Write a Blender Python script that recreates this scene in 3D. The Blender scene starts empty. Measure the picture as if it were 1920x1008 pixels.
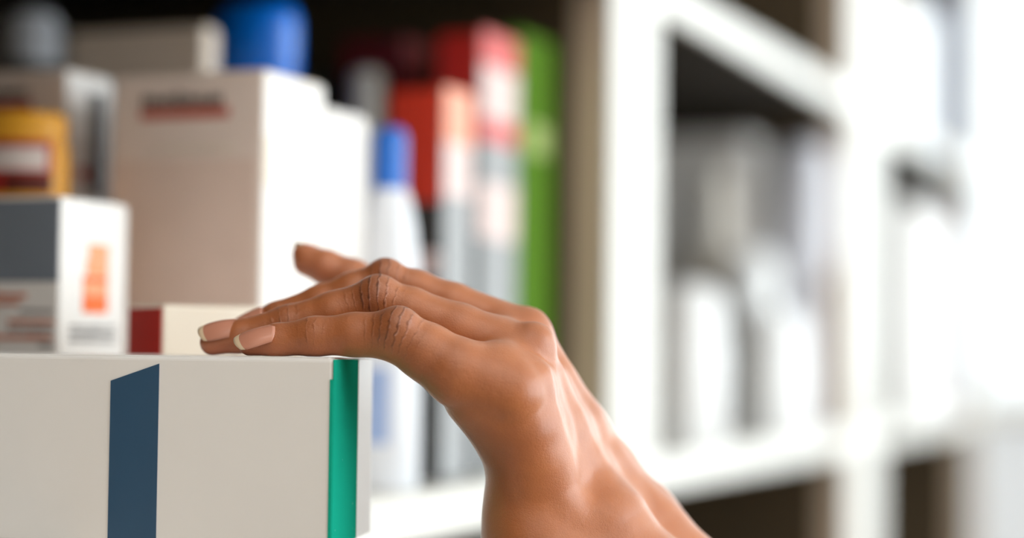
import bpy, bmesh, math, random
import numpy as np
from mathutils import Vector, Matrix

S = bpy.context.scene
COL = S.collection
random.seed(7)

# ------------------------------------------------------------------ camera
W, H = 1920, 1008
LENS = 70.0
F = LENS / 36.0 * W
ZC = 1.40                                    # eye height
YAW, PITCH, ROLL = math.radians(21.5), math.radians(2.35), math.radians(0.7)
fw = Vector((-math.sin(YAW) * math.cos(PITCH), math.cos(YAW) * math.cos(PITCH), math.sin(PITCH)))
r0 = Vector((math.cos(YAW), math.sin(YAW), 0))
u0 = r0.cross(fw)
RT = r0 * math.cos(ROLL) + u0 * math.sin(ROLL)
UP = u0 * math.cos(ROLL) - r0 * math.sin(ROLL)
CAM = Vector((0, 0, ZC))
cam_data = bpy.data.cameras.new('camera')
cam = bpy.data.objects.new('camera', cam_data)
COL.objects.link(cam)
m = Matrix((RT, UP, -fw)).transposed().to_4x4()
m.translation = CAM
cam.matrix_world = m
cam_data.lens = LENS
cam_data.sensor_width = 36.0
cam_data.clip_start = 0.02
cam_data.clip_end = 100
cam_data.dof.use_dof = True
cam_data.dof.focus_distance = 0.612
cam_data.dof.aperture_fstop = 2.7
S.camera = cam

# ------------------------------------------------------------------ light and exposure
wd = bpy.data.worlds.new('daylight')
S.world = wd
wd.use_nodes = True
bg = wd.node_tree.nodes['Background']
bg.inputs[0].default_value = (0.93, 0.97, 1.0, 1)
bg.inputs[1].default_value = 5.6
S.view_settings.view_transform = 'Standard'
S.view_settings.look = 'None'
S.view_settings.exposure = 0.0
S.view_settings.gamma = 1.0
S.view_settings.use_curve_mapping = False
S.cycles.max_bounces = 7
S.cycles.diffuse_bounces = 5
S.cycles.glossy_bounces = 3

XR = 1.75            # wall with the windows, across the aisle
YF, YB = 4.6, -2.6   # far and near end of the aisle
XL = -0.71           # wall behind the shelving
ZT = 2.75


def portal(name, loc, rot, sx, sy):
    l = bpy.data.lights.new(name, 'AREA')
    l.shape = 'RECTANGLE'
    l.size, l.size_y = sx, sy
    l.cycles.is_portal = True
    o = bpy.data.objects.new(name, l)
    COL.objects.link(o)
    o.location = loc
    o.rotation_euler = rot
    return o


WIN = (0.1, 3.0, 0.9, 2.6)       # y0 y1 z0 z1 of the aisle window
FWN = (-0.95, 1.62, 0.6, 2.55)     # x0 x1 z0 z1 of the far window
portal('window_portal', (XR + 0.04, (WIN[0] + WIN[1]) / 2, (WIN[2] + WIN[3]) / 2),
       (0, math.radians(90), 0), WIN[3] - WIN[2], WIN[1] - WIN[0])
portal('window_portal', ((FWN[0] + FWN[1]) / 2, YF + 0.04, (FWN[2] + FWN[3]) / 2),
       (math.radians(-90), 0, 0), FWN[1] - FWN[0], FWN[3] - FWN[2])


# ------------------------------------------------------------------ pixel helpers (a pixel's ray met with a real plane)
def ray(px, py):
    return fw * F + RT * (px - W / 2) - UP * (py - H / 2)


def at(px, py, D):
    return CAM + ray(px, py) * (D / F)


def on_x(px, py, X):
    d = ray(px, py)
    return CAM + d * (X / d.x)


def on_y(px, py, Y):
    d = ray(px, py)
    return CAM + d * (Y / d.y)


# ------------------------------------------------------------------ materials
def srgb(r, g, b):
    def c(v):
        v /= 255.0
        return v / 12.92 if v <= 0.04045 else ((v + 0.055) / 1.055) ** 2.4
    return (c(r), c(g), c(b), 1.0)


MATS = {}


def mat(name, col, rough=0.5, spec=0.5, var=0.06, scale=40.0, bump=0.0, coat=0.0, metal=0.0):
    if name in MATS:
        return MATS[name]
    M = bpy.data.materials.new(name)
    M.use_nodes = True
    nt = M.node_tree
    P = nt.nodes['Principled BSDF']
    P.inputs['Roughness'].default_value = rough
    P.inputs['Specular IOR Level'].default_value = spec
    P.inputs['Metallic'].default_value = metal
    P.inputs['Coat Weight'].default_value = coat
    P.inputs['Coat Roughness'].default_value = 0.15
    tc = nt.nodes.new('ShaderNodeTexCoord')
    nz = nt.nodes.new('ShaderNodeTexNoise')
    nz.inputs['Scale'].default_value = scale
    nz.inputs['Detail'].default_value = 4
    nt.links.new(tc.outputs['Object'], nz.inputs['Vector'])
    mx = nt.nodes.new('ShaderNodeMix')
    mx.data_type = 'RGBA'
    mx.inputs['A'].default_value = tuple(max(0, c * (1 - var)) for c in col[:3]) + (1,)
    mx.inputs['B'].default_value = tuple(min(1, c * (1 + var)) for c in col[:3]) + (1,)
    nt.links.new(nz.outputs['Fac'], mx.inputs['Factor'])
    nt.links.new(mx.outputs['Result'], P.inputs['Base Color'])
    if bump:
        bp = nt.nodes.new('ShaderNodeBump')
        bp.inputs['Strength'].default_value = bump
        bp.inputs['Distance'].default_value = 0.001
        nt.links.new(nz.outputs['Fac'], bp.inputs['Height'])
        nt.links.new(bp.outputs['Normal'], P.inputs['Normal'])
    MATS[name] = M
    return M


WHITE_CARD = mat('white_card', srgb(232, 229, 226), 0.42, 0.4, 0.02, 60)
WARM_CARD = mat('warm_white_card', srgb(238, 228, 212), 0.45, 0.4, 0.02, 60)
ROSE_CARD = mat('rose_grey_card', srgb(232, 216, 207), 0.5, 0.4, 0.05, 45)
ROSE_PRINT = mat('rose_print', srgb(226, 204, 192), 0.5, 0.4, 0.06, 60)
TAUPE_CARD = mat('taupe_card', srgb(232, 216, 200), 0.55, 0.3, 0.05, 30)
DARK_TAUPE = mat('dark_taupe_card', srgb(110, 100, 88), 0.6, 0.3, 0.06, 30)
INK = mat('dark_ink', srgb(82, 74, 72), 0.5, 0.3, 0.08, 200)
BLACK_INK = mat('black_ink', srgb(30, 26, 22), 0.5, 0.3, 0.08, 200)
RED_INK = mat('red_ink', srgb(186, 86, 70), 0.5, 0.3, 0.06, 200)
ORANGE_INK = mat('orange_ink', srgb(236, 112, 52), 0.5, 0.3, 0.08, 120)
PALE_ORANGE = mat('pale_orange_ink', srgb(232, 160, 118), 0.5, 0.3, 0.05, 120)
TEXT_ORANGE = mat('text_orange_ink', srgb(214, 128, 92), 0.5, 0.3, 0.12, 300)
TEXT_GREY = mat('text_grey_ink', srgb(168, 166, 166), 0.5, 0.3, 0.1, 300)
GREY_PANEL = mat('grey_blue_panel', srgb(124, 132, 144), 0.22, 0.5, 0.05, 30)
BLUE_STRIPE = mat('blue_stripe_ink', srgb(40, 76, 106), 0.3, 0.5, 0.04, 30)
RED_CARD = mat('red_card', srgb(196, 44, 36), 0.4, 0.4, 0.05, 40)
SCARLET_CARD = mat('scarlet_card', srgb(216, 60, 38), 0.4, 0.4, 0.06, 40)
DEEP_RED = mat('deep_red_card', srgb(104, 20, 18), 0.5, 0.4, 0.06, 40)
PEACH_CARD = mat('peach_card', srgb(230, 150, 118), 0.45, 0.4, 0.05, 40)
BLACK_CARD = mat('black_card', srgb(58, 56, 54), 0.45, 0.4, 0.08, 40)
GREY_CARD = mat('grey_card', srgb(140, 142, 144), 0.45, 0.4, 0.05, 40)
PINK_CARD = mat('pink_card', srgb(208, 186, 182), 0.45, 0.4, 0.05, 40)
SLATE_CARD = mat('slate_card', srgb(70, 84, 82), 0.45, 0.4, 0.06, 40)
GREEN_CARD = mat('leaf_green_card', srgb(74, 112, 22), 0.6, 0.08, 0.06, 40)
PALE_GREEN = mat('pale_green_print', srgb(158, 176, 104), 0.45, 0.4, 0.06, 40)
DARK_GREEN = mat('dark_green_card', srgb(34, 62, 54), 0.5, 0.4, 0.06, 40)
YELLOW_PL = mat('amber_yellow_plastic', srgb(236, 168, 52), 0.35, 0.5, 0.05, 30)
LABEL_RED = mat('label_red', srgb(176, 44, 40), 0.4, 0.4, 0.08, 60)
LABEL_WHITE = mat('label_white', srgb(226, 212, 206), 0.4, 0.4, 0.05, 60)
LABEL_DARK = mat('label_dark_red', srgb(96, 34, 24), 0.4, 0.4, 0.08, 60)
BLUE_PL = mat('bright_blue_plastic', srgb(0, 122, 238), 0.25, 0.5, 0.05, 25, 0, 0.4)
CAP_BLUE = mat('cap_blue_plastic', srgb(16, 104, 200), 0.3, 0.5, 0.04, 25)
BOTTLE_WHITE = mat('white_plastic', srgb(222, 226, 233), 0.3, 0.5, 0.02, 25)
LABEL_BLUE = mat('label_blue', srgb(150, 172, 214), 0.4, 0.4, 0.06, 60)
GREY_PL = mat('grey_plastic', srgb(214, 210, 200), 0.35, 0.5, 0.04, 25)
SILVER_PL = mat('silver_plastic', srgb(200, 202, 208), 0.3, 0.5, 0.04, 25)
DARK_PL = mat('dark_plastic', srgb(40, 36, 30), 0.4, 0.5, 0.06, 25)
JAR_WHITE = mat('white_jar_plastic', srgb(244, 246, 248), 0.3, 0.5, 0.015, 25)
LAVENDER_PL = mat('pale_grey_plastic', srgb(206, 208, 218), 0.35, 0.5, 0.03, 25)
BEIGE_PL = mat('beige_plastic', srgb(214, 208, 198), 0.4, 0.5, 0.03, 25)
STEEL_BLUE = mat('steel_blue_card', srgb(44, 84, 124), 0.45, 0.4, 0.05, 25)
LAMINATE = mat('taupe_laminate', srgb(188, 168, 148), 0.5, 0.35, 0.05, 12)
SHADE_LAM = mat('shade_dark_laminate', srgb(40, 35, 29), 0.7, 0.15, 0.06, 12)  # laminate darkened so its colour holds the shade under the boards
BACK_SHADE_LAM = mat('shade_brown_laminate', srgb(42, 36, 29), 0.8, 0.1, 0.06, 12)  # laminate darkened so its colour holds the shade deep in the bays
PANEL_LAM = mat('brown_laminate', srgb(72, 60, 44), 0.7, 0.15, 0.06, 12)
EDGE_WHITE = mat('white_edge', srgb(208, 206, 200), 0.35, 0.4, 0.015, 12)
WALL = mat('wall_paint', srgb(234, 230, 224), 0.7, 0.2, 0.02, 8, 0.05)
CEIL = mat('ceiling_paint', srgb(232, 230, 226), 0.8, 0.1, 0.02, 8, 0.05)
FLOOR = mat('vinyl_floor', srgb(188, 166, 142), 0.4, 0.4, 0.06, 6)
FRAME = mat('window_frame_paint', srgb(238, 238, 238), 0.4, 0.4, 0.02, 12)

# foreground carton side: teal print rubbed through to the card in tiny scuffs
TEAL = bpy.data.materials.new('teal_gloss_print')
TEAL.use_nodes = True
_nt = TEAL.node_tree
_P = _nt.nodes['Principled BSDF']
_P.inputs['Roughness'].default_value = 0.5
_P.inputs['Specular IOR Level'].default_value = 0.0
_tc = _nt.nodes.new('ShaderNodeTexCoord')
_mp = _nt.nodes.new('ShaderNodeMapping')
_mp.inputs['Scale'].default_value = (1.0, 1.0, 0.45)
_nz = _nt.nodes.new('ShaderNodeTexNoise')
_nz.inputs['Scale'].default_value = 900
_nz.inputs['Detail'].default_value = 3
_nt.links.new(_tc.outputs['Object'], _mp.inputs['Vector'])
_nt.links.new(_mp.outputs['Vector'], _nz.inputs['Vector'])
_cr = _nt.nodes.new('ShaderNodeValToRGB')
_cr.color_ramp.elements[0].position = 0.735
_cr.color_ramp.elements[0].color = srgb(26, 166, 140)
_cr.color_ramp.elements[1].position = 0.78
_cr.color_ramp.elements[1].color = srgb(150, 210, 196)
_nt.links.new(_nz.outputs['Fac'], _cr.inputs['Fac'])
_nt.links.new(_cr.outputs['Color'], _P.inputs['Base Color'])

# glass of the windows
GLASS = bpy.data.materials.new('window_glass')
GLASS.use_nodes = True
_nt = GLASS.node_tree
_nt.nodes.clear()
_o = _nt.nodes.new('ShaderNodeOutputMaterial')
_t = _nt.nodes.new('ShaderNodeBsdfTransparent')
_t.inputs[0].default_value = (0.96, 0.98, 0.98, 1)
_nt.links.new(_t.outputs[0], _o.inputs[0])


# ------------------------------------------------------------------ mesh helpers
def link(name, me, parent=None, mats=()):
    o = bpy.data.objects.new(name, me)
    COL.objects.link(o)
    for mm in mats:
        me.materials.append(mm)
    if parent is not None:
        o.parent = parent
    return o


def empty(name, loc=(0, 0, 0), rz=0.0):
    if loc[2] > 0.5:
        loc = (loc[0], loc[1], loc[2] + 0.0003)        # standing on the board, not in it
    o = bpy.data.objects.new(name, None)
    COL.objects.link(o)
    o.empty_display_size = 0.02
    o.location = loc
    o.rotation_euler = (0, 0, rz)
    return o


def tag(o, label, cat, group=None):
    o['label'] = label
    o['category'] = cat
    if group:
        o['group'] = group
    return o


def structure(o):
    o['kind'] = 'structure'
    return o


def bm_box(bm, x0, x1, y0, y1, z0, z1, bevel=0.0, seg=2):
    r = bmesh.ops.create_cube(bm, size=1.0)
    vs = r['verts']
    for v in vs:
        v.co = Vector(((x0 + x1) / 2 + v.co.x * (x1 - x0), (y0 + y1) / 2 + v.co.y * (y1 - y0),
                       (z0 + z1) / 2 + v.co.z * (z1 - z0)))
    if bevel:
        es = list({e for v in vs for e in v.link_edges})
        bmesh.ops.bevel(bm, geom=es, offset=bevel, segments=seg, profile=0.5, affect='EDGES')


def bm_done(bm, name, mats, parent=None, smooth=False):
    me = bpy.data.meshes.new(name)
    bmesh.ops.recalc_face_normals(bm, faces=bm.faces[:])
    bm.to_mesh(me)
    bm.free()
    if smooth:
        for p in me.polygons:
            p.use_smooth = True
    return link(name, me, parent, mats if isinstance(mats, (list, tuple)) else [mats])


def box(name, x0, x1, y0, y1, z0, z1, mt, parent=None, bevel=0.0, seg=2):
    bm = bmesh.new()
    bm_box(bm, min(x0, x1), max(x0, x1), min(y0, y1), max(y0, y1), min(z0, z1), max(z0, z1), bevel, seg)
    return bm_done(bm, name, mt, parent)


def face_mats(o, front=None, right=None, top=None, bottom=None):
    """per-side materials of a box: front is -Y, right is +X"""
    me = o.data
    for mt, test in ((front, lambda n: n.y < -0.7), (right, lambda n: n.x > 0.7),
                     (top, lambda n: n.z > 0.7), (bottom, lambda n: n.z < -0.7)):
        if mt is None:
            continue
        me.materials.append(mt)
        i = len(me.materials) - 1
        for p in me.polygons:
            if test(p.normal):
                p.material_index = i


def lathe(name, prof, mt, parent=None, n=40, sx=1.0, sy=1.0):
    """prof: list of (radius, z) from bottom to top"""
    bm = bmesh.new()
    rings = []
    for r, z in prof:
        rings.append([bm.verts.new((r * math.cos(2 * math.pi * k / n) * sx, r * math.sin(2 * math.pi * k / n) * sy, z))
                      for k in range(n)])
    for a, b in zip(rings[:-1], rings[1:]):
        for k in range(n):
            bm.faces.new((a[k], a[(k + 1) % n], b[(k + 1) % n], b[k]))
    bm.faces.new(rings[0][::-1])
    bm.faces.new(rings[-1])
    o = bm_done(bm, name, mt, parent, True)
    md = o.modifiers.new('edge', 'EDGE_SPLIT')
    md.split_angle = math.radians(50)
    return o


def wrap(name, r, z0, z1, a0, a1, mt, parent, sx=1.0, sy=1.0, n=24):
    """a label lying on a lathed body, angles in degrees"""
    bm = bmesh.new()
    lo, hi = [], []
    for k in range(n + 1):
        a = math.radians(a0 + (a1 - a0) * k / n)
        lo.append(bm.verts.new((r * math.cos(a) * sx, r * math.sin(a) * sy, z0)))
        hi.append(bm.verts.new((r * math.cos(a) * sx, r * math.sin(a) * sy, z1)))
    for k in range(n):
        bm.faces.new((lo[k], lo[k + 1], hi[k + 1], hi[k]))
    return bm_done(bm, name, mt, parent, True)


T = 0.00025       # how far print stands proud of card


def print_front(name, root, w, x0, x1, z0, z1, mt, y=0.0):
    """flat print on the camera-side face (local coordinates, face at y)"""
    return box(name, x0, x1, y - T, y + 0.0001, z0, z1, mt, root)


def print_right(name, root, X, y0, y1, z0, z1, mt):
    return box(name, X - 0.0001, X + T, y0, y1, z0, z1, mt, root)


def letters(name, root, x0, x1, z0, z1, n, mt, face='front', pos=0.0, seed=1):
    """a line of print too soft to read: letter-sized strokes of uneven width and height, one mesh"""
    rnd = random.Random(seed)
    bm = bmesh.new()
    step = (x1 - x0) / n
    for k in range(n):
        a = x0 + k * step
        h = (z1 - z0) * (1.0 if rnd.random() < 0.35 else 0.78)
        st = step * 0.28
        parts = [(a, a + st, z0, z0 + h), (a + step * 0.55, a + step * 0.55 + st, z0, z0 + h * rnd.choice((0.8, 1)))]
        zz = z0 + h * rnd.choice((0.0, 0.42, 0.8))
        parts.append((a, a + step * 0.8, zz, zz + h * 0.2))
        for (p, q, c, d) in parts:
            if face == 'front':
                bm_box(bm, p, q, pos - T * 2, pos, c, d)
            else:
                bm_box(bm, pos, pos + T * 2, p, q, c, d)
    return bm_done(bm, name, mt, root)


def carton(name, label, cat, X0, X1, Y0, Y1, Z0, Z1, body_mt, front=None, right=None, top=None, bevel=0.0012,
           group=None, tuck=True):
    """tuck-end carton: an Empty on the shelf, body, and the lid panel with its seam at the top"""
    root = tag(empty(name, ((X0 + X1) / 2, (Y0 + Y1) / 2, Z0)), label, cat, group)
    hx, hy, h = (X1 - X0) / 2, (Y1 - Y0) / 2, Z1 - Z0
    b = box('carton_body', -hx, hx, -hy, hy, 0, h - 0.0006, body_mt, root, bevel)
    face_mats(b, front, right, top)
    if tuck:
        box('tuck_lid', -hx + 0.0016, hx - 0.0016, -hy + 0.0016, hy - 0.0016, h - 0.0007, h, top or body_mt, root, 0.0003, 1)
    root['_d'] = (hx, hy, h)
    return root, hx, hy, h


SH = 0.0605                # shelf top lies this far below the eye
ZS = ZC - SH
XE = -0.345                 # front edge of the shelves


XS = 1.075                 # rows of goods follow the shelf edge


def carton_px(name, label, cat, pl, pc, pr, pt, X, body_mt, z0=None, dY=None, **kw):
    """right face on the plane x=X between columns pc and pr, front face from pl to pc, top at row pt"""
    X *= XS
    a = on_x(pc, 655, X)
    b = on_x(pr, 655, X)
    Y0, Y1 = a.y, (a.y + dY if dY else b.y)
    X0 = on_y(pl, 655, Y0).x
    Z1 = on_x(pc, pt, X).z
    return carton(name, label, cat, X0, X, Y0, Y1, ZS if z0 is None else z0, Z1, body_mt, **kw)


# ------------------------------------------------------------------ the room
def slab(name, *a):
    return structure(box(name, *a))


slab('floor', -1.2, XR + 0.2, YB - 0.2, YF + 0.2, -0.1, 0.0, FLOOR)
slab('ceiling', -1.2, XR + 0.2, YB - 0.2, YF + 0.2, ZT, ZT + 0.1, CEIL)
slab('wall_back', -1.2, XR + 0.1, YB - 0.1, YB, 0, ZT, WALL)
slab('wall_left', XL - 0.1, XL, YB, YF, 0, ZT, WALL)


def wall_with_opening(name, axis, pos, a0, a1, o0, o1, z0, z1):
    bm = bmesh.new()
    th = 0.1
    for (p, q, c, d) in ((a0, o0, 0, ZT), (o1, a1, 0, ZT), (o0, o1, 0, z0), (o0, o1, z1, ZT)):
        if axis == 'x':
            bm_box(bm, pos, pos + th, p, q, c, d)
        else:
            bm_box(bm, p, q, pos, pos + th, c, d)
    return structure(bm_done(bm, name, WALL))


wall_with_opening('wall_right', 'x', XR, YB, YF, WIN[0], WIN[1], WIN[2], WIN[3])
wall_with_opening('wall_far', 'y', YF, -1.2, XR + 0.1, FWN[0], FWN[1], FWN[2], FWN[3])


def window(name, axis, pos, a0, a1, z0, z1, n):
    root = structure(empty(name, (0, 0, 0)))
    fwid = 0.045

    def bar(nm, p, q, c, d, mt=FRAME, t0=0.03, t1=0.07):
        if axis == 'x':
            return box(nm, pos + t0, pos + t1, p, q, c, d, mt, root, 0.003 if mt is FRAME else 0, 1)
        return box(nm, p, q, pos + t0, pos + t1, c, d, mt, root, 0.003 if mt is FRAME else 0, 1)
    bar('window_frame', a0, a1, z0, z0 + fwid)
    bar('window_frame', a0, a1, z1 - fwid, z1)
    for k in range(n + 1):
        c = a0 + (a1 - a0 - fwid) * k / n
        bar('mullion', c, c + fwid, z0 + fwid, z1 - fwid)
    for k in range(n):
        c = a0 + (a1 - a0 - fwid) * k / n + fwid
        e = a0 + (a1 - a0 - fwid) * (k + 1) / n
        bar('pane', c, e, z0 + fwid, z1 - fwid, GLASS, 0.048, 0.052)
    return root


window('window_1', 'x', XR, WIN[0], WIN[1], WIN[2], WIN[3], 3)
window('window_2', 'y', YF, FWN[0], FWN[1], FWN[2], FWN[3], 2)
ADDED_BLIND = bpy.data.materials.new('added_blind_fabric')  # translucent blind, added to tone down the glare of the far window
ADDED_BLIND.use_nodes = True
_nt = ADDED_BLIND.node_tree
_tl = _nt.nodes.new('ShaderNodeBsdfTranslucent')
_nz = _nt.nodes.new('ShaderNodeTexNoise')
_nz.inputs['Scale'].default_value = 300
_rp = _nt.nodes.new('ShaderNodeValToRGB')
_rp.color_ramp.elements[0].color = (0.74, 0.75, 0.76, 1)
_rp.color_ramp.elements[1].color = (0.82, 0.83, 0.84, 1)
_nt.links.new(_nz.outputs['Fac'], _rp.inputs['Fac'])
_nt.links.new(_rp.outputs['Color'], _tl.inputs['Color'])
_ms = _nt.nodes.new('ShaderNodeMixShader')
_ms.inputs[0].default_value = 0.62
_nt.nodes['Principled BSDF'].inputs['Base Color'].default_value = (0.8, 0.8, 0.8, 1)
_nt.nodes['Principled BSDF'].inputs['Roughness'].default_value = 0.8
_nt.links.new(_nt.nodes['Principled BSDF'].outputs[0], _ms.inputs[1])
_nt.links.new(_tl.outputs[0], _ms.inputs[2])
_nt.links.new(_ms.outputs[0], _nt.nodes['Material Output'].inputs[0])
bl = tag(empty('added_blind', (-0.4, YF - 0.03, 2.6)), 'white roller blind added over the far window to dim it', 'blind')
box('added_blind_cloth', -0.6, 0.6, 0.0, 0.001, -2.05, 0.0, ADDED_BLIND, bl)
lathe('hem_bar', [(0.009, -0.6), (0.009, 0.6)], FRAME, bl, 16).rotation_euler = (0, math.radians(90), 0)
bl.children[-1].location = (0, 0.0005, -2.05)
lathe('roller', [(0.022, -0.6), (0.022, 0.6)], FRAME, bl, 20).rotation_euler = (0, math.radians(90), 0)

# unseen ceiling lamps added as fill for the camera-facing sides
FILL_LAMP_W = mat('fill_lamp_housing', srgb(240, 240, 238), 0.5, 0.3, 0.01, 10)
DIFF = bpy.data.materials.new('fill_lamp_diffuser')
DIFF.use_nodes = True
_p = DIFF.node_tree.nodes['Principled BSDF']
_p.inputs['Emission Color'].default_value = (1, 0.93, 0.84, 1)
_p.inputs['Emission Strength'].default_value = 1.0
for k, (x, y, lab) in enumerate(((0.15, -1.7, 'added ceiling fill lamp at the near end, shelf side of the aisle'),
                                 (1.05, -1.7, 'added ceiling fill lamp at the near end, window side of the aisle'),
                                 (0.15, -0.3, 'added ceiling fill lamp over the middle, shelf side of the aisle'),
                                 (1.05, -0.3, 'added ceiling fill lamp over the middle, window side of the aisle'))):
    lp = tag(empty('fill_lamp', (x, y, ZT - 0.0503)), lab, 'lamp')
    box('housing', -0.3, 0.3, -0.6, 0.6, 0.012, 0.0499, FILL_LAMP_W, lp, 0.004, 1)
    box('diffuser', -0.28, 0.28, -0.58, 0.58, 0.002, 0.013, DIFF, lp)
    al = bpy.data.lights.new('fill_lamp_light', 'AREA')
    al.shape = 'RECTANGLE'
    al.size, al.size_y = 0.56, 1.16
    al.energy = 3.2
    al.color = (1, 0.95, 0.89)
    ao = bpy.data.objects.new('fill_lamp_light', al)
    COL.objects.link(ao)
    ao.parent = lp
    ao.location = (0, 0, -0.002)

# ------------------------------------------------------------------ shelving unit
unit = tag(empty('shelving_unit', (XE, 0, 0)),
           'tall wall shelving unit with white front edges and taupe insides darkened for shade', 'shelving')
XBK = XL + 0.004
Y_U0 = on_x(1146, 655, XE).y        # first upright, its camera side
Y_U1 = on_x(1232, 655, XE).y
Y_V0 = on_x(1596, 655, XE).y        # second upright
Y_V1 = Y_V0 + 0.13
Y_END = on_x(1836, 655, XE).y
Y_ST = -0.75
z_up = on_x(1252, 26, XE).z         # underside of the shelf above
LIP = 0.021
GAP = z_up - ZS
levels = [ZS - 2 * (GAP + LIP), ZS - (GAP + LIP), ZS, z_up + LIP, z_up + LIP + (GAP + LIP)]
cab_lo, cab_hi = 0.0, 2.2
ups = [(Y_ST, Y_ST + 0.1), (Y_U0, Y_U1), (Y_V0, Y_V1), (Y_END - 0.02, Y_END)]
for k, (a, b) in enumerate(ups):
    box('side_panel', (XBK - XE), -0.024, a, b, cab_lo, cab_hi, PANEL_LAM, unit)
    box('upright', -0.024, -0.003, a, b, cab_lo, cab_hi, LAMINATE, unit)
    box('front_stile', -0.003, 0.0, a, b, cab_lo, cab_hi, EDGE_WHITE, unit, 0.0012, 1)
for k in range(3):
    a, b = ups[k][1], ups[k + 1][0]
    box('back_panel', XBK - XE, XBK - XE + 0.006, a, b, cab_lo, cab_hi, BACK_SHADE_LAM, unit)
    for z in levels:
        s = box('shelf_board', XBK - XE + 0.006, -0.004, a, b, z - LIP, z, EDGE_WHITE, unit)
        face_mats(s, bottom=SHADE_LAM)
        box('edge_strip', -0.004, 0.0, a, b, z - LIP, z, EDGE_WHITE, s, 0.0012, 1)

# ------------------------------------------------------------------ foreground carton
BR = math.radians(13.3)
c0 = at(625, 672, 0.600)
fg = tag(empty('medicine_carton', (c0.x, c0.y, ZS), BR),
         'white carton with a slanted blue stripe and teal side, under the hand', 'carton')
fg_h = c0.z - ZS
fg_w, fg_d = 0.150, 0.056
b = box('carton_body', -fg_w, 0, 0, fg_d, 0, fg_h - 0.0004, WHITE_CARD, fg, 0.0011, 3)
for p in b.data.polygons:
    p.use_smooth = False
box('tuck_lid', -fg_w + 0.0016, -0.0016, 0.0012, fg_d - 0.0016, fg_h - 0.0006, fg_h, WHITE_CARD, fg, 0.0002, 1)


def fg_local(px, py):
    """where a pixel's ray meets the carton's front face"""
    ex = Vector((math.cos(BR), math.sin(BR), 0))
    n = Vector((math.sin(BR), -math.cos(BR), 0))
    o = Vector((c0.x, c0.y, ZS))
    d = ray(px, py)
    t = (o - CAM).dot(n) / d.dot(n)
    q = CAM + d * t - o
    return q.dot(ex), q.z


def poly_front(name, pts, mt, y0=-T, y1=0.0001, parent=None):
    bm = bmesh.new()
    a = [bm.verts.new((x, y0, z)) for x, z in pts]
    c = [bm.verts.new((x, y1, z)) for x, z in pts]
    bm.faces.new(a)
    bm.faces.new(c[::-1])
    n = len(pts)
    for k in range(n):
        bm.faces.new((a[k], a[(k + 1) % n], c[(k + 1) % n], c[k]))
    return bm_done(bm, name, mt, parent)


xa, za = fg_local(208, 715)
xb, zb = fg_local(299, 683)
poly_front('blue_stripe', [(xa, 0.0006), (xb, 0.0006), (xb, zb), (xa, za)], BLUE_STRIPE, parent=fg)
# teal side: sleeve over the front two thirds of the side, turning onto the front face below the corner tab
box('teal_side_panel', -0.0002, T, 0.0006, 0.034, 0.0004, fg_h - 0.0006, TEAL, fg)
box('teal_edge', -0.0009, 0.0001, -T, 0.0008, 0.0004, fg_h - 0.0066, TEAL, fg)
box('teal_top_fold', 0.0001, 0.0003, -0.0001, 0.0009, fg_h - 0.0066, fg_h - 0.0010, TEAL, fg)

GLOSS_WHITE = mat('gloss_white_card', srgb(240, 238, 235), 0.3, 0.5, 0.02, 60, 0, 1.0)
box('gloss_side_panel', -0.0002, T, 0.0345, fg_d - 0.0008, 0.0004, fg_h - 0.0006, GLOSS_WHITE, fg)

# ------------------------------------------------------------------ cartons and bottles of the near bay
# small grey-blue and white carton
r_, hx, hy, h = carton_px('medicine_carton', 'white carton with a grey-blue upper panel and orange text, at the left edge',
                          'carton', -70, 109, 236, 367, -0.386, WHITE_CARD, top=WHITE_CARD)
zsplit = on_y(50, 529, r_.location.y - hy).z - ZS
print_front('grey_panel', r_, 0, -hx + 0.0006, hx - 0.0006, zsplit, h - 0.0014, GREY_PANEL, -hy)


def gx(px):
    return on_y(px, 600, r_.location.y - hy).x - r_.location.x


def gz(py):
    return on_y(50, py, r_.location.y - hy).z - ZS


for k, (a, c, p0, p1, mt) in enumerate(((-60, 50, 549, 560, TEXT_ORANGE), (-20, 36, 564, 573, TEXT_ORANGE),
                                        (38, 102, 579, 588, TEXT_GREY), (16, 102, 599, 609, TEXT_ORANGE),
                                        (18, 102, 614, 622, TEXT_GREY), (-60, 100, 628, 638, TEXT_ORANGE),
                                        (74, 102, 643, 651, TEXT_GREY))):
    letters('text_line', r_, gx(a), gx(c), gz(p1), gz(p0), max(5, int((c - a) / 7)), mt, 'front', -hy, k)


def gy(px):
    return on_x(px, 600, r_.location.x + hx).y - r_.location.y


def gzr(px, py):
    return on_x(px, py, r_.location.x + hx).z - ZS


print_right('orange_label', r_, hx, gy(154), gy(200), gzr(178, 588), gzr(178, 556), ORANGE_INK)
print_right('pale_label_band', r_, hx, gy(154), gy(200), gzr(178, 555), gzr(178, 532), PALE_ORANGE)
print_right('orange_label', r_, hx, gy(154), gy(200), gzr(178, 531), gzr(178, 520), ORANGE_INK)
print_right('pale_label_band', r_, hx, gy(160), gy(200), gzr(178, 519), gzr(178, 488), PALE_ORANGE)
print_right('orange_label', r_, hx, gy(164), gy(200), gzr(178, 487), gzr(178, 460), PALE_ORANGE)
for k in range(3):
    letters('text_line', r_, gy(130), gy(216), gzr(178, 618 + 12 * k), gzr(178, 610 + 12 * k), 12, TEXT_GREY, 'right', hx, 40 + k)

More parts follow.
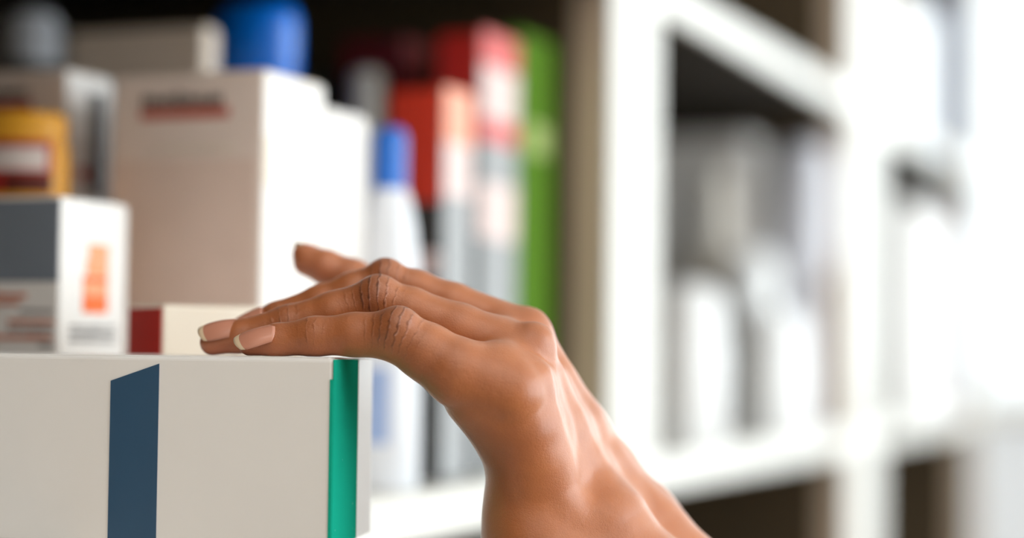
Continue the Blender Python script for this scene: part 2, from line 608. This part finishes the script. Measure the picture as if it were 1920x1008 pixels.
# little red-ended carton, turned on the shelf
sc0 = at(305, 652, 0.682)
small = tag(empty('medicine_carton', (sc0.x, sc0.y, ZS), math.radians(61.3)),
            'small cream carton with a red end, lying behind the fingertips', 'carton')
sh = on_y(320, 574, sc0.y).z - ZS
bm = bmesh.new()
bm_box(bm, 0, 0.058, 0, 0.024, 0, sh, 0.0009)
sb = bm_done(bm, 'carton_body', WARM_CARD, small)
box('red_end', -T * 2, 0.0001, 0.0008, 0.0232, 0.0006, sh - 0.0008, RED_CARD, small)
box('tuck_lid', 0.0012, 0.0568, 0.0012, 0.0228, sh - 0.0002, sh + 0.0003, WARM_CARD, small)

# amber tub behind the grey carton
ya = at(60, 330, 0.796)
yt = on_y(60, 216, ya.y).z - ZS
yr = (on_y(121, 330, ya.y).x - on_y(-70, 330, ya.y).x) / 2
yc = on_y(26, 330, ya.y).x
tub = tag(empty('pill_tub', (yc, ya.y, ZS)), 'amber yellow tub with a red label, behind the grey-panelled carton', 'tub')
lathe('tub_body', [(yr * .9, 0), (yr, .004), (yr, yt * .86), (yr * .99, yt * .9), (yr * .93, yt * .935)], YELLOW_PL, tub, 48, 1, .62)
lathe('lid', [(yr * .95, yt * .935), (yr * .95, yt * .985), (yr * .86, yt)], YELLOW_PL, tub, 48, 1, .62)


def tz(py):
    return on_y(60, py, ya.y - yr * .6).z - ZS


wrap('label', yr * 1.012, tz(362), tz(262), 222, 336, LABEL_RED, tub, 1, .62)
wrap('label_dark_corner', yr * 1.018, tz(362), tz(325), 284, 336, LABEL_DARK, tub, 1, .62)
wrap('label_white_patch', yr * 1.02, tz(318), tz(275), 238, 328, LABEL_WHITE, tub, 1, .62)

# two tall rose-grey cartons of one kind
G, hx, hy, h = carton_px('medicine_carton', 'tall rose-grey carton with a dark word over a red bar, front one in full view',
                         'carton', 203, 489, 602, 127, -0.3466, ROSE_CARD, right=WHITE_CARD, top=TAUPE_CARD,
                         bevel=0.0016, group='tall rose-grey cartons')


def mkconv(R, hx, hy):
    fx = lambda px: on_y(px, 300, R.location.y - hy).x - R.location.x
    fz = lambda px, py: on_y(px, py, R.location.y - hy).z - R.location.z
    ry = lambda px: on_x(px, 300, R.location.x + hx).y - R.location.y
    rz = lambda px, py: on_x(px, py, R.location.x + hx).z - R.location.z
    return fx, fz, ry, rz


fx, fz, ry, rz = mkconv(G, hx, hy)
letters('dark_word', G, fx(266), fx(418), fz(345, 199), fz(345, 172), 7, INK, 'front', -hy, 5)
print_front('red_bar', G, 0, fx(262), fx(428), fz(345, 222), fz(345, 203), RED_INK, -hy)
print_front('rose_panel', G, 0, fx(212), fx(480), fz(345, 575), fz(345, 300), ROSE_PRINT, -hy)
letters('text_line', G, fx(300), fx(440), fz(345, 282), fz(345, 272), 14, WARM_CARD, 'front', -hy, 6)
print_right('pale_band', G, hx, ry(498), ry(520), rz(510, 350), rz(510, 255), WARM_CARD)

L, hx2, hy2, h2 = carton_px('medicine_carton', 'tall rose-grey carton at the left edge with a dark strip on its side',
                            'carton', -60, 116, 203, 126, -0.436, ROSE_CARD, right=WHITE_CARD, top=TAUPE_CARD,
                            bevel=0.0016, group='tall rose-grey cartons')
fx, fz, ry, rz = mkconv(L, hx2, hy2)
letters('dark_word', L, fx(-40), fx(52), fz(40, 184), fz(40, 160), 5, INK, 'front', -hy2, 8)
print_front('red_bar', L, 0, fx(-40), fx(58), fz(40, 214), fz(40, 190), RED_INK, -hy2)
print_right('dark_strip', L, hx2, ry(168), ry(192), rz(182, 372), rz(182, 175), BLACK_INK)
print_right('red_mark', L, hx2, ry(145), ry(166), rz(160, 338), rz(160, 315), RED_INK)

# back row on the left
carton_px('storage_carton', 'wide taupe carton standing behind the tall rose-grey cartons', 'carton',
          118, 374, 408, 44, -0.43, TAUPE_CARD, dY=0.013, bevel=0.002)
carton_px('storage_carton', 'dark taupe carton in the top left corner, behind the spray can', 'carton',
          -120, 60, 80, 40, -0.575, DARK_TAUPE, dY=0.04, bevel=0.002)
pj = at(62, 80, 0.99)
zt = at(55, 28, 0.99).z - ZS
can = tag(empty('spray_can', (pj.x, pj.y, ZS)), 'dark can with a silvery cap in the top left corner', 'can')
lathe('can_body', [(.017, 0), (.018, .003), (.018, zt - .032), (.015, zt - .026)], DARK_PL, can, 32)
lathe('cap', [(.0135, zt - .026), (.0135, zt - .006), (.0105, zt)], SILVER_PL, can, 32)

# bright blue tub
pb = at(482, 80, 0.955)
zt = at(482, 14, 0.955).z - ZS
rb = 84 / F * 0.955
bt = tag(empty('plastic_tub', (pb.x, pb.y, ZS)), 'glossy bright blue plastic tub behind the tall rose-grey carton', 'tub')
lathe('tub_body', [(rb * .9, 0), (rb * .97, .004), (rb * .97, zt - .034), (rb * .93, zt - .031)], BLUE_PL, bt, 48, 1, .7)
lathe('lid', [(rb, zt - .031), (rb, zt - .010), (rb * .97, zt - .005), (rb * .88, zt - .001), (rb * .8, zt)], BLUE_PL, bt, 48, 1, .7)

# white carton beside the tall one
carton_px('medicine_carton', 'plain bright white carton between the tall carton and the blue-capped bottle', 'carton',
          540, 604, 686, 199, -0.3476, WHITE_CARD, bevel=0.0022)

# blue capped bottle
pq = at(726, 655, 0.866)
bz = lambda py: at(726, py, 0.866).z - ZS
rq = 63 / F * 0.866
bo = tag(empty('pump_bottle', (pq.x, pq.y, ZS)), 'white bottle with a bright blue cap and pale blue label', 'bottle')
prof = [(rq * .92, 0), (rq, .003), (rq * .98, bz(640)), (rq * .93, bz(520)), (rq * .8, bz(430)), (rq * .62, bz(372)), (rq * .42, bz(345)), (rq * .40, bz(330))]
lathe('bottle_body', prof, BOTTLE_WHITE, bo, 40)
lathe('cap', [(rq * .50, bz(362)), (rq * .50, bz(262)), (rq * .46, bz(248)), (rq * .34, bz(240))], CAP_BLUE, bo, 32)
wrap('label', rq * 1.015, bz(830), bz(690), 215, 300, LABEL_BLUE, bo)

# dark green carton, grey capped bottle and dark red carton in the back row
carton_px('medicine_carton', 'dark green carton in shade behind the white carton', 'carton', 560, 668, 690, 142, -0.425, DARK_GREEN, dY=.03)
pg = at(688, 180, 1.01)
gz2 = lambda py: at(688, py, 1.01).z - ZS
gb = tag(empty('bottle', (pg.x, pg.y, ZS)), 'bottle with a pale grey cap, behind the blue-capped bottle', 'bottle')
lathe('bottle_body', [(.014, 0), (.015, .003), (.015, gz2(290)), (.009, gz2(245)), (.008, gz2(235))], BEIGE_PL, gb, 32)
lathe('cap', [(.0085, gz2(245)), (.0085, gz2(145)), (.006, gz2(134))], GREY_PL, gb, 32)
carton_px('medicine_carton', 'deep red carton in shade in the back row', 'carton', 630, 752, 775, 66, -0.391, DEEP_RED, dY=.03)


def striped(R, hx, hy, h, fr, rt):
    """printed bands: (row0, row1, material) measured on the front and on the right face"""
    fx, fz, ry, rz = mkconv(R, hx, hy)
    for p0, p1, mt in fr:
        print_front('printed_band', R, 0, -hx + .001, hx - .0006, max(.001, fz(FPX, p1)), fz(FPX, p0), mt, -hy)
    for p0, p1, mt in rt:
        print_right('printed_band', R, hx, -hy + .0006, hy - .001, max(.001, rz(RPX, p1)), rz(RPX, p0), mt)


R1, hx, hy, h = carton_px('medicine_carton', 'scarlet and black carton with a pale side, right of the blue-capped bottle', 'carton',
                          722, 826, 882, 163, -0.336, BLACK_CARD, top=SCARLET_CARD)
FPX, RPX = 800, 855
striped(R1, hx, hy, h, [(168, 378, SCARLET_CARD), (470, 520, PINK_CARD)],
        [(168, 270, PEACH_CARD), (270, 370, PINK_CARD), (370, 900, GREY_CARD)])
R2, hx, hy, h = carton_px('medicine_carton', 'taller red carton with pale pink and slate bands, beside the green carton', 'carton',
                          812, 896, 966, 58, -0.3445, SLATE_CARD, top=RED_CARD)
FPX, RPX = 870, 930
striped(R2, hx, hy, h, [(64, 270, RED_CARD), (345, 440, PINK_CARD), (460, 900, BLACK_CARD)],
        [(64, 128, RED_CARD), (128, 225, PINK_CARD), (225, 268, RED_CARD), (268, 345, GREY_CARD), (345, 450, PINK_CARD), (450, 900, GREY_CARD)])
GR, hx, hy, h = carton_px('medicine_carton', 'leaf green carton next to the shelf upright', 'carton',
                          930, 968, 1032, 52, -0.3475, GREEN_CARD)
fx, fz, ry, rz = mkconv(GR, hx, hy)
print_right('pale_patch', GR, hx, ry(990), ry(1026), rz(1008, 290), rz(1008, 235), PALE_GREEN)


# ------------------------------------------------------------------ the next bay: white bottles and jars
def jar(name, label, px, X, wpx, ptop, mt, cap_mt, kind, cat):
    X *= XS
    p = on_x(px, 655, X)
    D = (p - CAM).dot(fw)
    zt = at(px, ptop, D).z - ZS
    r = wpx / 2 / F * D
    root = tag(empty(name, (X, p.y, ZS)), label, cat, 'white bottles and jars in the next bay')
    if kind == 'jar':
        lathe('jar_body', [(r * .92, 0), (r, .003), (r, zt * .66), (r * .86, zt * .73), (r * .84, zt * .75)], mt, root, 36)
        lathe('lid', [(r * .93, zt * .75), (r * .93, zt * .84), (r * .86, zt * .91), (r * .68, zt * .965), (r * .4, zt * .993), (r * .1, zt)], cap_mt, root, 36)
    elif kind == 'dispenser':
        lathe('bottle_body', [(r * .5, 0), (r * .52, .004), (r * .5, zt * .4), (r * .42, zt * .46), (r * .4, zt * .5)], mt, root, 36)
        lathe('head', [(r * .45, zt * .5), (r * .85, zt * .56), (r, zt * .64), (r, zt * .9), (r * .86, zt * .98), (r * .6, zt)], cap_mt, root, 36)
    else:
        lathe('bottle_body', [(r * .92, 0), (r, .004), (r, zt * .6), (r * .9, zt * .68), (r * .55, zt * .76), (r * .42, zt * .8)], mt, root, 36)
        lathe('cap', [(r * .52, zt * .79), (r * .52, zt * .96), (r * .42, zt)], cap_mt, root, 36)
    return root


jar('jar', 'white jar standing foremost in the next bay, beside the upright', 1288, -0.349, 150, 530, JAR_WHITE, JAR_WHITE, 'jar', 'jar')
jar('jar', 'low white jar in front of the two taller bottles in the next bay', 1449, -0.345, 130, 580, JAR_WHITE, JAR_WHITE, 'jar', 'jar')
jar('bottle', 'mid-height white bottle behind the low white jar', 1410, -0.37, 108, 462, JAR_WHITE, JAR_WHITE, 'jar', 'bottle')
jar('bottle', 'beige bottle at the back of the next bay', 1342, -0.402, 108, 320, BEIGE_PL, BEIGE_PL, 'bottle', 'bottle')
jar('dispenser_bottle', 'tall pale grey dispenser with a wide head, close under the shelf of the next bay', 1508, -0.345, 112, 268, LAVENDER_PL, LAVENDER_PL, 'dispenser', 'bottle')
Yw = Y_V0 - 0.070
carton('storage_carton', 'wide pale grey carton filling the back of the next bay', 'carton', -0.69, -0.388 * XS, Yw, Yw + 0.062,
       ZS, on_y(1400, 252, Yw).z, WHITE_CARD, bevel=0.002)

# third bay
carton_px('storage_carton', 'tall white carton beyond the second upright', 'carton', 1682, 1700, 1760, 372, -0.335, WHITE_CARD)
carton_px('storage_carton', 'pale carton at the far end of the shelves', 'carton', 1750, 1772, 1796, 395, -0.328, LAVENDER_PL)
zu = z_up + LIP
carton_px('storage_carton', 'big white carton on the upper shelf beyond the second upright', 'carton',
          1650, 1668, 1756, -40, -0.335, WHITE_CARD, z0=zu)
carton_px('storage_carton', 'steel blue carton on the upper shelf at the far end', 'carton',
          1744, 1758, 1790, -30, -0.330, STEEL_BLUE, z0=zu)

# counter by the far window
ct = tag(empty('counter', (-0.15, 3.9, 0)), 'white counter in front of the far bright window', 'counter')
box('counter_body', -0.42, 0.42, -0.25, 0.25, 0.0, 1.30, BOTTLE_WHITE, ct, 0.01)
box('counter_top', -0.45, 0.45, -0.28, 0.28, 1.30, 1.335, EDGE_WHITE, ct, 0.008)

# ------------------------------------------------------------------ the hand
GS = 0.0007


def cp(px, py, D):
    """camera-aligned metric point"""
    return np.array(((px - W / 2) / F * D, -(py - H / 2) / F * D, D))


def node(px, py, D, r):
    return (cp(px, py, D), r / F * D)


def chain(*ns):
    return [node(*n) for n in ns]


dig = {
    'pinky': chain((467, 646, .616, 21), (520, 637, .615, 30), (590, 630, .613, 36), (665, 627, .611, 40), (742, 628, .609, 48), (800, 660, .608, 54), (860, 698, .607, 64), (958, 734, .607, 66)),
    'ring': chain((398, 642, .631, 24), (450, 630, .630, 30), (540, 606, .629, 33), (626, 584, .628, 37), (706, 560, .627, 40), (770, 580, .626, 41), (860, 618, .625, 49), (983, 664, .623, 54)),
    'middle': chain((440, 638, .646, 25), (520, 596, .645, 30), (600, 566, .645, 31), (660, 544, .645, 33), (722, 522, .645, 33), (780, 541, .645, 34), (850, 570, .644, 39), (985, 624, .642, 45)),
    'index': chain((520, 640, .660, 24), (600, 606, .661, 28), (670, 575, .661, 30), (735, 552, .662, 31), (850, 595, .661, 36), (962, 640, .659, 42)),
    'thumb': chain((563, 473, .680, 15), (577, 489, .680, 27), (610, 501, .679, 32), (660, 520, .678, 34), (740, 560, .676, 36), (850, 650, .672, 48), (960, 770, .664, 62)),
}
palm = [
    chain((960, 738, .610, 64), (982, 800, .6125, 64), (1002, 860, .616, 56), (1008, 910, .620, 58)),

    chain((940, 745, .613, 66), (990, 850, .619, 74), (997, 905, .624, 78)),
    chain((905, 732, .612, 78), (962, 800, .622, 78)),
    chain((983, 664, .623, 54), (1044, 800, .632, 52), (1090, 900, .634, 62)),
    chain((985, 624, .642, 45), (1076, 800, .648, 54), (1118, 892, .652, 66)),
    chain((962, 640, .659, 42), (1070, 800, .664, 56), (1112, 892, .664, 66)),
    chain((930, 740, .640, 60), (1010, 850, .642, 80), (1050, 905, .642, 84)),
    # forearm
    chain((997, 905, .622, 78), (991, 958, .624, 79), (1008, 1015, .624, 102), (1090, 1160, .622, 158), (1230, 1400, .62, 190)),
    chain((1050, 905, .642, 84), (1110, 1000, .632, 110), (1190, 1160, .63, 160), (1330, 1400, .628, 200)),
    chain((1118, 892, .652, 66), (1206, 1008, .654, 84), (1320, 1165, .65, 130), (1470, 1400, .65, 180)),
    chain((1112, 892, .664, 66), (1186, 1010, .664, 90), (1290, 1165, .67, 130), (1420, 1400, .67, 180)),
]
# the back of the hand: a near-flat plane from the little-finger edge to the far outline
for t in (0, .2, .4, .6, .8, 1):
    ln = []
    for (y, ex, ed, ox, od, rr) in ((712, 1030, .610, 1072, .650, 26), (800, 1042, .613, 1130, .652, 30),
                                    (870, 1062, .617, 1180, .656, 34), (955, 1096, .620, 1252, .660, 44),
                                    (1080, 1160, .622, 1350, .664, 60)):
        ln.append((ex + (ox - ex) * t + 7 * math.sin(math.pi * t) - rr * .93, y, ed + (od - ed) * t, rr))
    palm.append(chain(*ln))
bumps = [  # knuckles and tendons, blended into the back of the hand
    chain((1000, 706, .611, 32), (1006, 730, .612, 30)),
    chain((1003, 640, .622, 36), (1005, 650, .622, 36)),
    chain((990, 618, .641, 38), (996, 626, .641, 38)),
]
knob = {'pinky': (748, 612, .606, 38), 'ring': (712, 552, .625, 36), 'middle': (724, 516, .644, 30)}

allp = [n for c in list(dig.values()) + palm + bumps for n in c]
lo = np.min([p - r for p, r in allp], axis=0) - 0.004
hi = np.max([p + r for p, r in allp], axis=0) + 0.004
lo[1] = max(lo[1], -(1330 - H / 2) / F * 0.63)          # the forearm goes on well below the picture
dims = np.ceil((hi - lo) / GS).astype(int)
AX = [lo[k] + GS * np.arange(dims[k], dtype=np.float32) for k in range(3)]
BIG = np.float32(0.02)


def field():
    return np.full(dims, BIG, np.float32)


def smin(a, b, k):
    h = np.clip(0.5 + 0.5 * (b - a) / k, 0, 1)
    return b + (a - b) * h - k * h * (1 - h)


def seg_sdf(Pt, a, b, ra, rb):
    ab = b - a
    L2 = float(ab @ ab) + 1e-12
    t = np.clip(((Pt[0] - a[0]) * ab[0] + (Pt[1] - a[1]) * ab[1] + (Pt[2] - a[2]) * ab[2]) / L2, 0, 1)
    d = np.sqrt((Pt[0] - a[0] - t * ab[0]) ** 2 + (Pt[1] - a[1] - t * ab[1]) ** 2 + (Pt[2] - a[2] - t * ab[2]) ** 2)
    return (d - (ra + (rb - ra) * t)).astype(np.float32)


def add_seg(fd, n0, n1, k):
    (a, ra), (b, rb) = n0, n1
    mg = 0.008
    mn = np.minimum(a - ra, b - rb) - mg
    mxx = np.maximum(a + ra, b + rb) + mg
    i0 = np.clip(((mn - lo) / GS).astype(int), 0, dims)
    i1 = np.clip(((mxx - lo) / GS).astype(int) + 1, 0, dims)
    if np.any(i1 <= i0):
        return
    sl = tuple(slice(i0[q], i1[q]) for q in range(3))
    Pt = np.meshgrid(AX[0][sl[0]], AX[1][sl[1]], AX[2][sl[2]], indexing='ij', sparse=True)
    fd[sl] = smin(fd[sl], seg_sdf(Pt, a, b, ra, rb), k)


FD = field()
for c in palm:
    for a, b in zip(c[:-1], c[1:]):
        add_seg(FD, a, b, 0.0048)
for nm, c in dig.items():
    fd = field()
    for a, b in zip(c[:-1], c[1:]):
        add_seg(fd, a, b, 0.0022)
    if nm in knob:
        q = node(*knob[nm])
        add_seg(fd, q, q, 0.003)
    FD = smin(FD, fd, np.float32(0.0012))
for c in bumps:
    for a, b in zip(c[:-1], c[1:]):
        add_seg(FD, a, b, 0.0035)
# webs: fingers melt into the palm only near the knuckles
for c in (chain((940, 690, .612, 50), (955, 690, .625, 45)), chain((940, 640, .632, 45), (950, 640, .65, 40))):
    add_seg(FD, c[0], c[1], 0.006)


def surface_nets(V):
    sg = V < 0
    nx, ny, nz = V.shape
    base = [(0, 0, 0), (1, 0, 0), (0, 1, 0), (1, 1, 0), (0, 0, 1), (1, 0, 1), (0, 1, 1), (1, 1, 1)]
    cnt = np.zeros((nx - 1, ny - 1, nz - 1), np.uint8)
    for b in base:
        cnt += sg[b[0]:nx - 1 + b[0], b[1]:ny - 1 + b[1], b[2]:nz - 1 + b[2]]
    act = np.argwhere((cnt > 0) & (cnt < 8))
    idx = -np.ones((nx - 1, ny - 1, nz - 1), np.int64)
    idx[act[:, 0], act[:, 1], act[:, 2]] = np.arange(len(act))
    acc = np.zeros((len(act), 3))
    num = np.zeros(len(act))
    for i in range(8):
        for j in range(i + 1, 8):
            bi, bj = np.array(base[i]), np.array(base[j])
            if np.abs(bi - bj).sum() != 1:
                continue
            vi = V[tuple((act + bi).T)]
            vj = V[tuple((act + bj).T)]
            cr = (vi < 0) != (vj < 0)
            t = np.where(cr, vi / np.where(cr, vi - vj, 1), 0)
            acc += np.where(cr[:, None], bi + t[:, None] * (bj - bi), 0)
            num += cr
    vs = act + acc / num[:, None]
    quads = []
    for ax in range(3):
        u, v = (ax + 1) % 3, (ax + 2) % 3
        s0 = [slice(None)] * 3
        s1 = [slice(None)] * 3
        s0[ax] = slice(0, -1)
        s1[ax] = slice(1, None)
        A, B = sg[tuple(s0)], sg[tuple(s1)]
        e = np.argwhere(A != B)
        ok = (e[:, u] > 0) & (e[:, v] > 0) & (e[:, u] < V.shape[u] - 1) & (e[:, v] < V.shape[v] - 1)
        e = e[ok]
        flip = A[tuple(e.T)]
        du = np.zeros(3, int)
        dv = np.zeros(3, int)
        du[u] = 1
        dv[v] = 1
        q = np.stack([idx[tuple((e - du - dv).T)], idx[tuple((e - dv).T)], idx[tuple(e.T)], idx[tuple((e - du).T)]], 1)
        q[~flip] = q[~flip][:, ::-1]
        quads.append(q)
    return vs, np.concatenate(quads)


vs, qs = surface_nets(FD)
vs = lo + vs * GS
# light smoothing takes the voxel steps out
for it in range(4):
    acc = np.zeros_like(vs)
    num = np.zeros(len(vs))
    for k in range(4):
        a, b = qs[:, k], qs[:, (k + 1) % 4]
        np.add.at(acc, a, vs[b])
        np.add.at(num, a, 1)
    vs = vs + 0.5 * (acc / np.maximum(num, 1)[:, None] - vs)

# crease field: distance along each finger to its joints, and how strongly the skin folds there
UPc = np.array((0, 1.0, 0))
wr = np.zeros(len(vs))
wm = np.zeros(len(vs))
pk = np.zeros(len(vs))
joints = []
for nm, j, kk, wdt, amp in (('pinky', 4, 1, 7.0, 1.0), ('ring', 4, 1, 7.0, 1.0), ('middle', 4, 1, 6.5, .8),
                            ('pinky', 2, 1, 4.0, .28), ('ring', 2, 1, 4.5, .5), ('middle', 1, 1, 4.0, .4)):
    c = dig[nm]
    p, r = c[j]
    axd = c[j + 1][0] - c[j - 1][0]
    axd /= np.linalg.norm(axd)
    dors = UPc * 1.0 + np.array((0.12, 0, -0.55))
    dors = dors - axd * (dors @ axd)
    dors /= np.linalg.norm(dors)
    d = vs - p
    t = (d @ axd) * 1000
    rad = d - (d @ axd)[:, None] * axd
    rl = np.linalg.norm(rad, axis=1)
    dd = (rad @ dors) / np.maximum(rl, 1e-6)
    mk = np.exp(-(t / wdt) ** 2) * np.clip((dd + 0.25) / 0.6, 0, 1) * (rl < r * 1.45) * amp
    better = mk > wm
    # creases bow: the lines curl toward the joint at the sides
    wr[better] = (t * (1 + 0.35 * (1 - dd)))[better]
    wm = np.maximum(wm, mk)
for nm in ('pinky', 'ring', 'middle', 'index', 'thumb'):
    p, r = dig[nm][0 if nm != 'thumb' else 1]
    d = np.linalg.norm(vs - p, axis=1)
    low = np.clip((p[1] + r * 0.3 - vs[:, 1]) / (r * 1.0), 0, 1)
    pk = np.maximum(pk, np.exp(-(d / (r * 2.6)) ** 2) * (0.35 + 0.65 * low))
# real folds at the finger joints
nrm = np.zeros_like(vs)
fa = np.cross(vs[qs[:, 2]] - vs[qs[:, 0]], vs[qs[:, 3]] - vs[qs[:, 1]])
for k in range(4):
    np.add.at(nrm, qs[:, k], fa)
nrm /= np.maximum(np.linalg.norm(nrm, axis=1), 1e-12)[:, None]
# the box's lid flattens the pads that press on it
Mw = np.array(((RT.x, UP.x, fw.x), (RT.y, UP.y, fw.y), (RT.z, UP.z, fw.z)))
wv = vs @ Mw.T + np.array(CAM)
lid = ZS + fg_h + 0.0003 + 0.0002
bx = np.array((math.cos(BR), math.sin(BR)))
by = np.array((-math.sin(BR), math.cos(BR)))
q2 = wv[:, :2] - np.array((c0.x, c0.y))
inside = (q2 @ bx < 0.0015) & (q2 @ by > -0.002) & (q2 @ by < fg_d + .002) & (wv[:, 2] > lid - 0.012)
wv[inside, 2] = np.maximum(wv[inside, 2], lid)

me = bpy.data.meshes.new('hand_skin')
me.from_pydata(wv.tolist(), [], qs.tolist())
me.update()
for p in me.polygons:
    p.use_smooth = True
for nm, arr in (('fold', wr), ('fold_mask', wm), ('pad', pk)):
    at_ = me.attributes.new(nm, 'FLOAT', 'POINT')
    at_.data.foreach_set('value', arr.astype(np.float32))

SKIN = bpy.data.materials.new('brown_skin')
SKIN.use_nodes = True
nt = SKIN.node_tree
P = nt.nodes['Principled BSDF']
N, Lk = nt.nodes.new, nt.links.new


def math_node(op, a, b=None, c=None):
    n = N('ShaderNodeMath')
    n.operation = op
    for k, v in enumerate((a, b, c)):
        if v is None:
            continue
        if isinstance(v, (int, float)):
            n.inputs[k].default_value = v
        else:
            Lk(v, n.inputs[k])
    return n.outputs[0]


def attr(nm):
    n = N('ShaderNodeAttribute')
    n.attribute_name = nm
    return n.outputs['Fac']


tc = N('ShaderNodeTexCoord')


def noise(scale, detail=3, rough=.5):
    n = N('ShaderNodeTexNoise')
    n.inputs['Scale'].default_value = scale
    n.inputs['Detail'].default_value = detail
    n.inputs['Roughness'].default_value = rough
    Lk(tc.outputs['Object'], n.inputs['Vector'])
    return n.outputs['Fac']


def mixc(fac, a, b):
    n = N('ShaderNodeMix')
    n.data_type = 'RGBA'
    if isinstance(fac, float):
        n.inputs['Factor'].default_value = fac
    else:
        Lk(fac, n.inputs['Factor'])
    for nm, v in (('A', a), ('B', b)):
        if isinstance(v, tuple):
            n.inputs[nm].default_value = v
        else:
            Lk(v, n.inputs[nm])
    return n.outputs['Result']


fold, fmask, pad = attr('fold'), attr('fold_mask'), attr('pad')
ph = math_node('ADD', math_node('MULTIPLY', fold, 2.1), math_node('MULTIPLY', noise(420, 2), 5.0))
pkk = math_node('POWER', math_node('ADD', math_node('MULTIPLY', math_node('COSINE', ph), 0.5), 0.5), 9.0)
crease = math_node('MULTIPLY', pkk, fmask)
vor = N('ShaderNodeTexVoronoi')
vor.feature = 'DISTANCE_TO_EDGE'
vor.inputs['Scale'].default_value = 1100
Lk(tc.outputs['Object'], vor.inputs['Vector'])
pores = math_node('MINIMUM', math_node('MULTIPLY', vor.outputs['Distance'], 4.0), 0.6)
hgt = math_node('ADD', math_node('MULTIPLY', crease, -1.7), math_node('MULTIPLY', pores, 0.32))
hgt = math_node('ADD', hgt, math_node('MULTIPLY', noise(260, 4), 1.2))
bp = N('ShaderNodeBump')
bp.inputs['Strength'].default_value = 0.8
bp.inputs['Distance'].default_value = 0.00022
Lk(hgt, bp.inputs['Height'])
Lk(bp.outputs['Normal'], P.inputs['Normal'])
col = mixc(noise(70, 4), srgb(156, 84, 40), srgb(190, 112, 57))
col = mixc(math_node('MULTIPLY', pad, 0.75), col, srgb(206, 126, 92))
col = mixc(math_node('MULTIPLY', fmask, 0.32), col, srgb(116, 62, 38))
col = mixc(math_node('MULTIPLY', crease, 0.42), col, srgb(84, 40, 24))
Lk(col, P.inputs['Base Color'])
P.inputs['Roughness'].default_value = 0.5
P.inputs['Specular IOR Level'].default_value = 0.6
P.inputs['Coat Weight'].default_value = 0.55
P.inputs['Coat Roughness'].default_value = 0.34
P.inputs['Sheen Weight'].default_value = 0.16
P.inputs['Sheen Roughness'].default_value = 0.45
P.inputs['Subsurface Weight'].default_value = 0.12
P.inputs['Subsurface Radius'].default_value = (1.0, 0.35, 0.18)
P.inputs['Subsurface Scale'].default_value = 0.0025

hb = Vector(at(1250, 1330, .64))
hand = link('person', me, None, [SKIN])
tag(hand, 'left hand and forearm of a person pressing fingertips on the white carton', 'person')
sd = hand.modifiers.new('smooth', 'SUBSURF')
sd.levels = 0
sd.render_levels = 1

# nails
NAIL = mat('nail_pink', srgb(206, 142, 118), 0.25, 0.5, 0.05, 200, 0, 0.3)
TIP = mat('nail_tip', srgb(232, 208, 176), 0.3, 0.5, 0.04, 200)


def to_w(p):
    return Vector((Mw @ p + np.array(CAM)).tolist())


def nail(root_px, tip_px, Dn, width, dors, curve=0.55, tipfrac=0.8):
    """curved plate from the cuticle pixel to the free edge pixel along the top of a finger end"""
    a, b = cp(*root_px, Dn[0]), cp(*tip_px, Dn[1])
    ax = b - a
    Ln = np.linalg.norm(ax)
    ax /= Ln
    dd = np.array(dors, float)
    dd -= ax * (dd @ ax)
    dd /= np.linalg.norm(dd)
    sd_ = np.cross(ax, dd)
    bm = bmesh.new()
    nu, nv = 12, 14
    g = []
    hw = width / 2
    for i in range(nv + 1):
        v = i / nv
        row = []
        # rounded at the cuticle and at the free edge
        for j in range(nu + 1):
            u = -1 + 2 * j / nu
            e0 = 0.14 * (u * u)
            e1 = 1 - 0.13 * (u * u)
            vv = e0 + (e1 - e0) * v
            wv_ = hw * (0.92 + 0.08 * math.sin(math.pi * v)) * (1 - 0.12 * max(0, v - .8) / .2)
            ang = u * curve * 1.6
            off = sd_ * (wv_ * math.sin(ang) / math.sin(curve * 1.6)) - dd * (wv_ / math.sin(curve * 1.6) * (1 - math.cos(ang)))
            arch = dd * (0.0007 * math.sin(math.pi * min(1, vv * 1.0)))
            row.append(bm.verts.new(to_w(a + ax * (Ln * vv) + off + arch)))
        g.append(row)
    for i in range(nv):
        for j in range(nu):
            f = bm.faces.new((g[i][j], g[i][j + 1], g[i + 1][j + 1], g[i + 1][j]))
            f.material_index = 1 if (i + .5) / nv > tipfrac else 0
    o = bm_done(bm, 'fingernail', [NAIL, TIP], hand, True)
    so = o.modifiers.new('thick', 'SOLIDIFY')
    so.thickness = 0.00045
    so.offset = 0
    return o


nail((516, 615), (438, 639), (.6112, .6120), 50 / F * .61, (0.1, 1, -0.8), 0.6, 0.86)
nail((446, 605), (371, 620), (.6272, .6285), 52 / F * .63, (0.1, 1, -0.8), 0.6, 0.86)
nail((492, 580), (424, 616), (.642, .643), 54 / F * .64, (0.1, 1, -0.6))
nail((606, 470), (551, 456), (.684, .682), 46 / F * .68, (0.25, 1, 0.45))
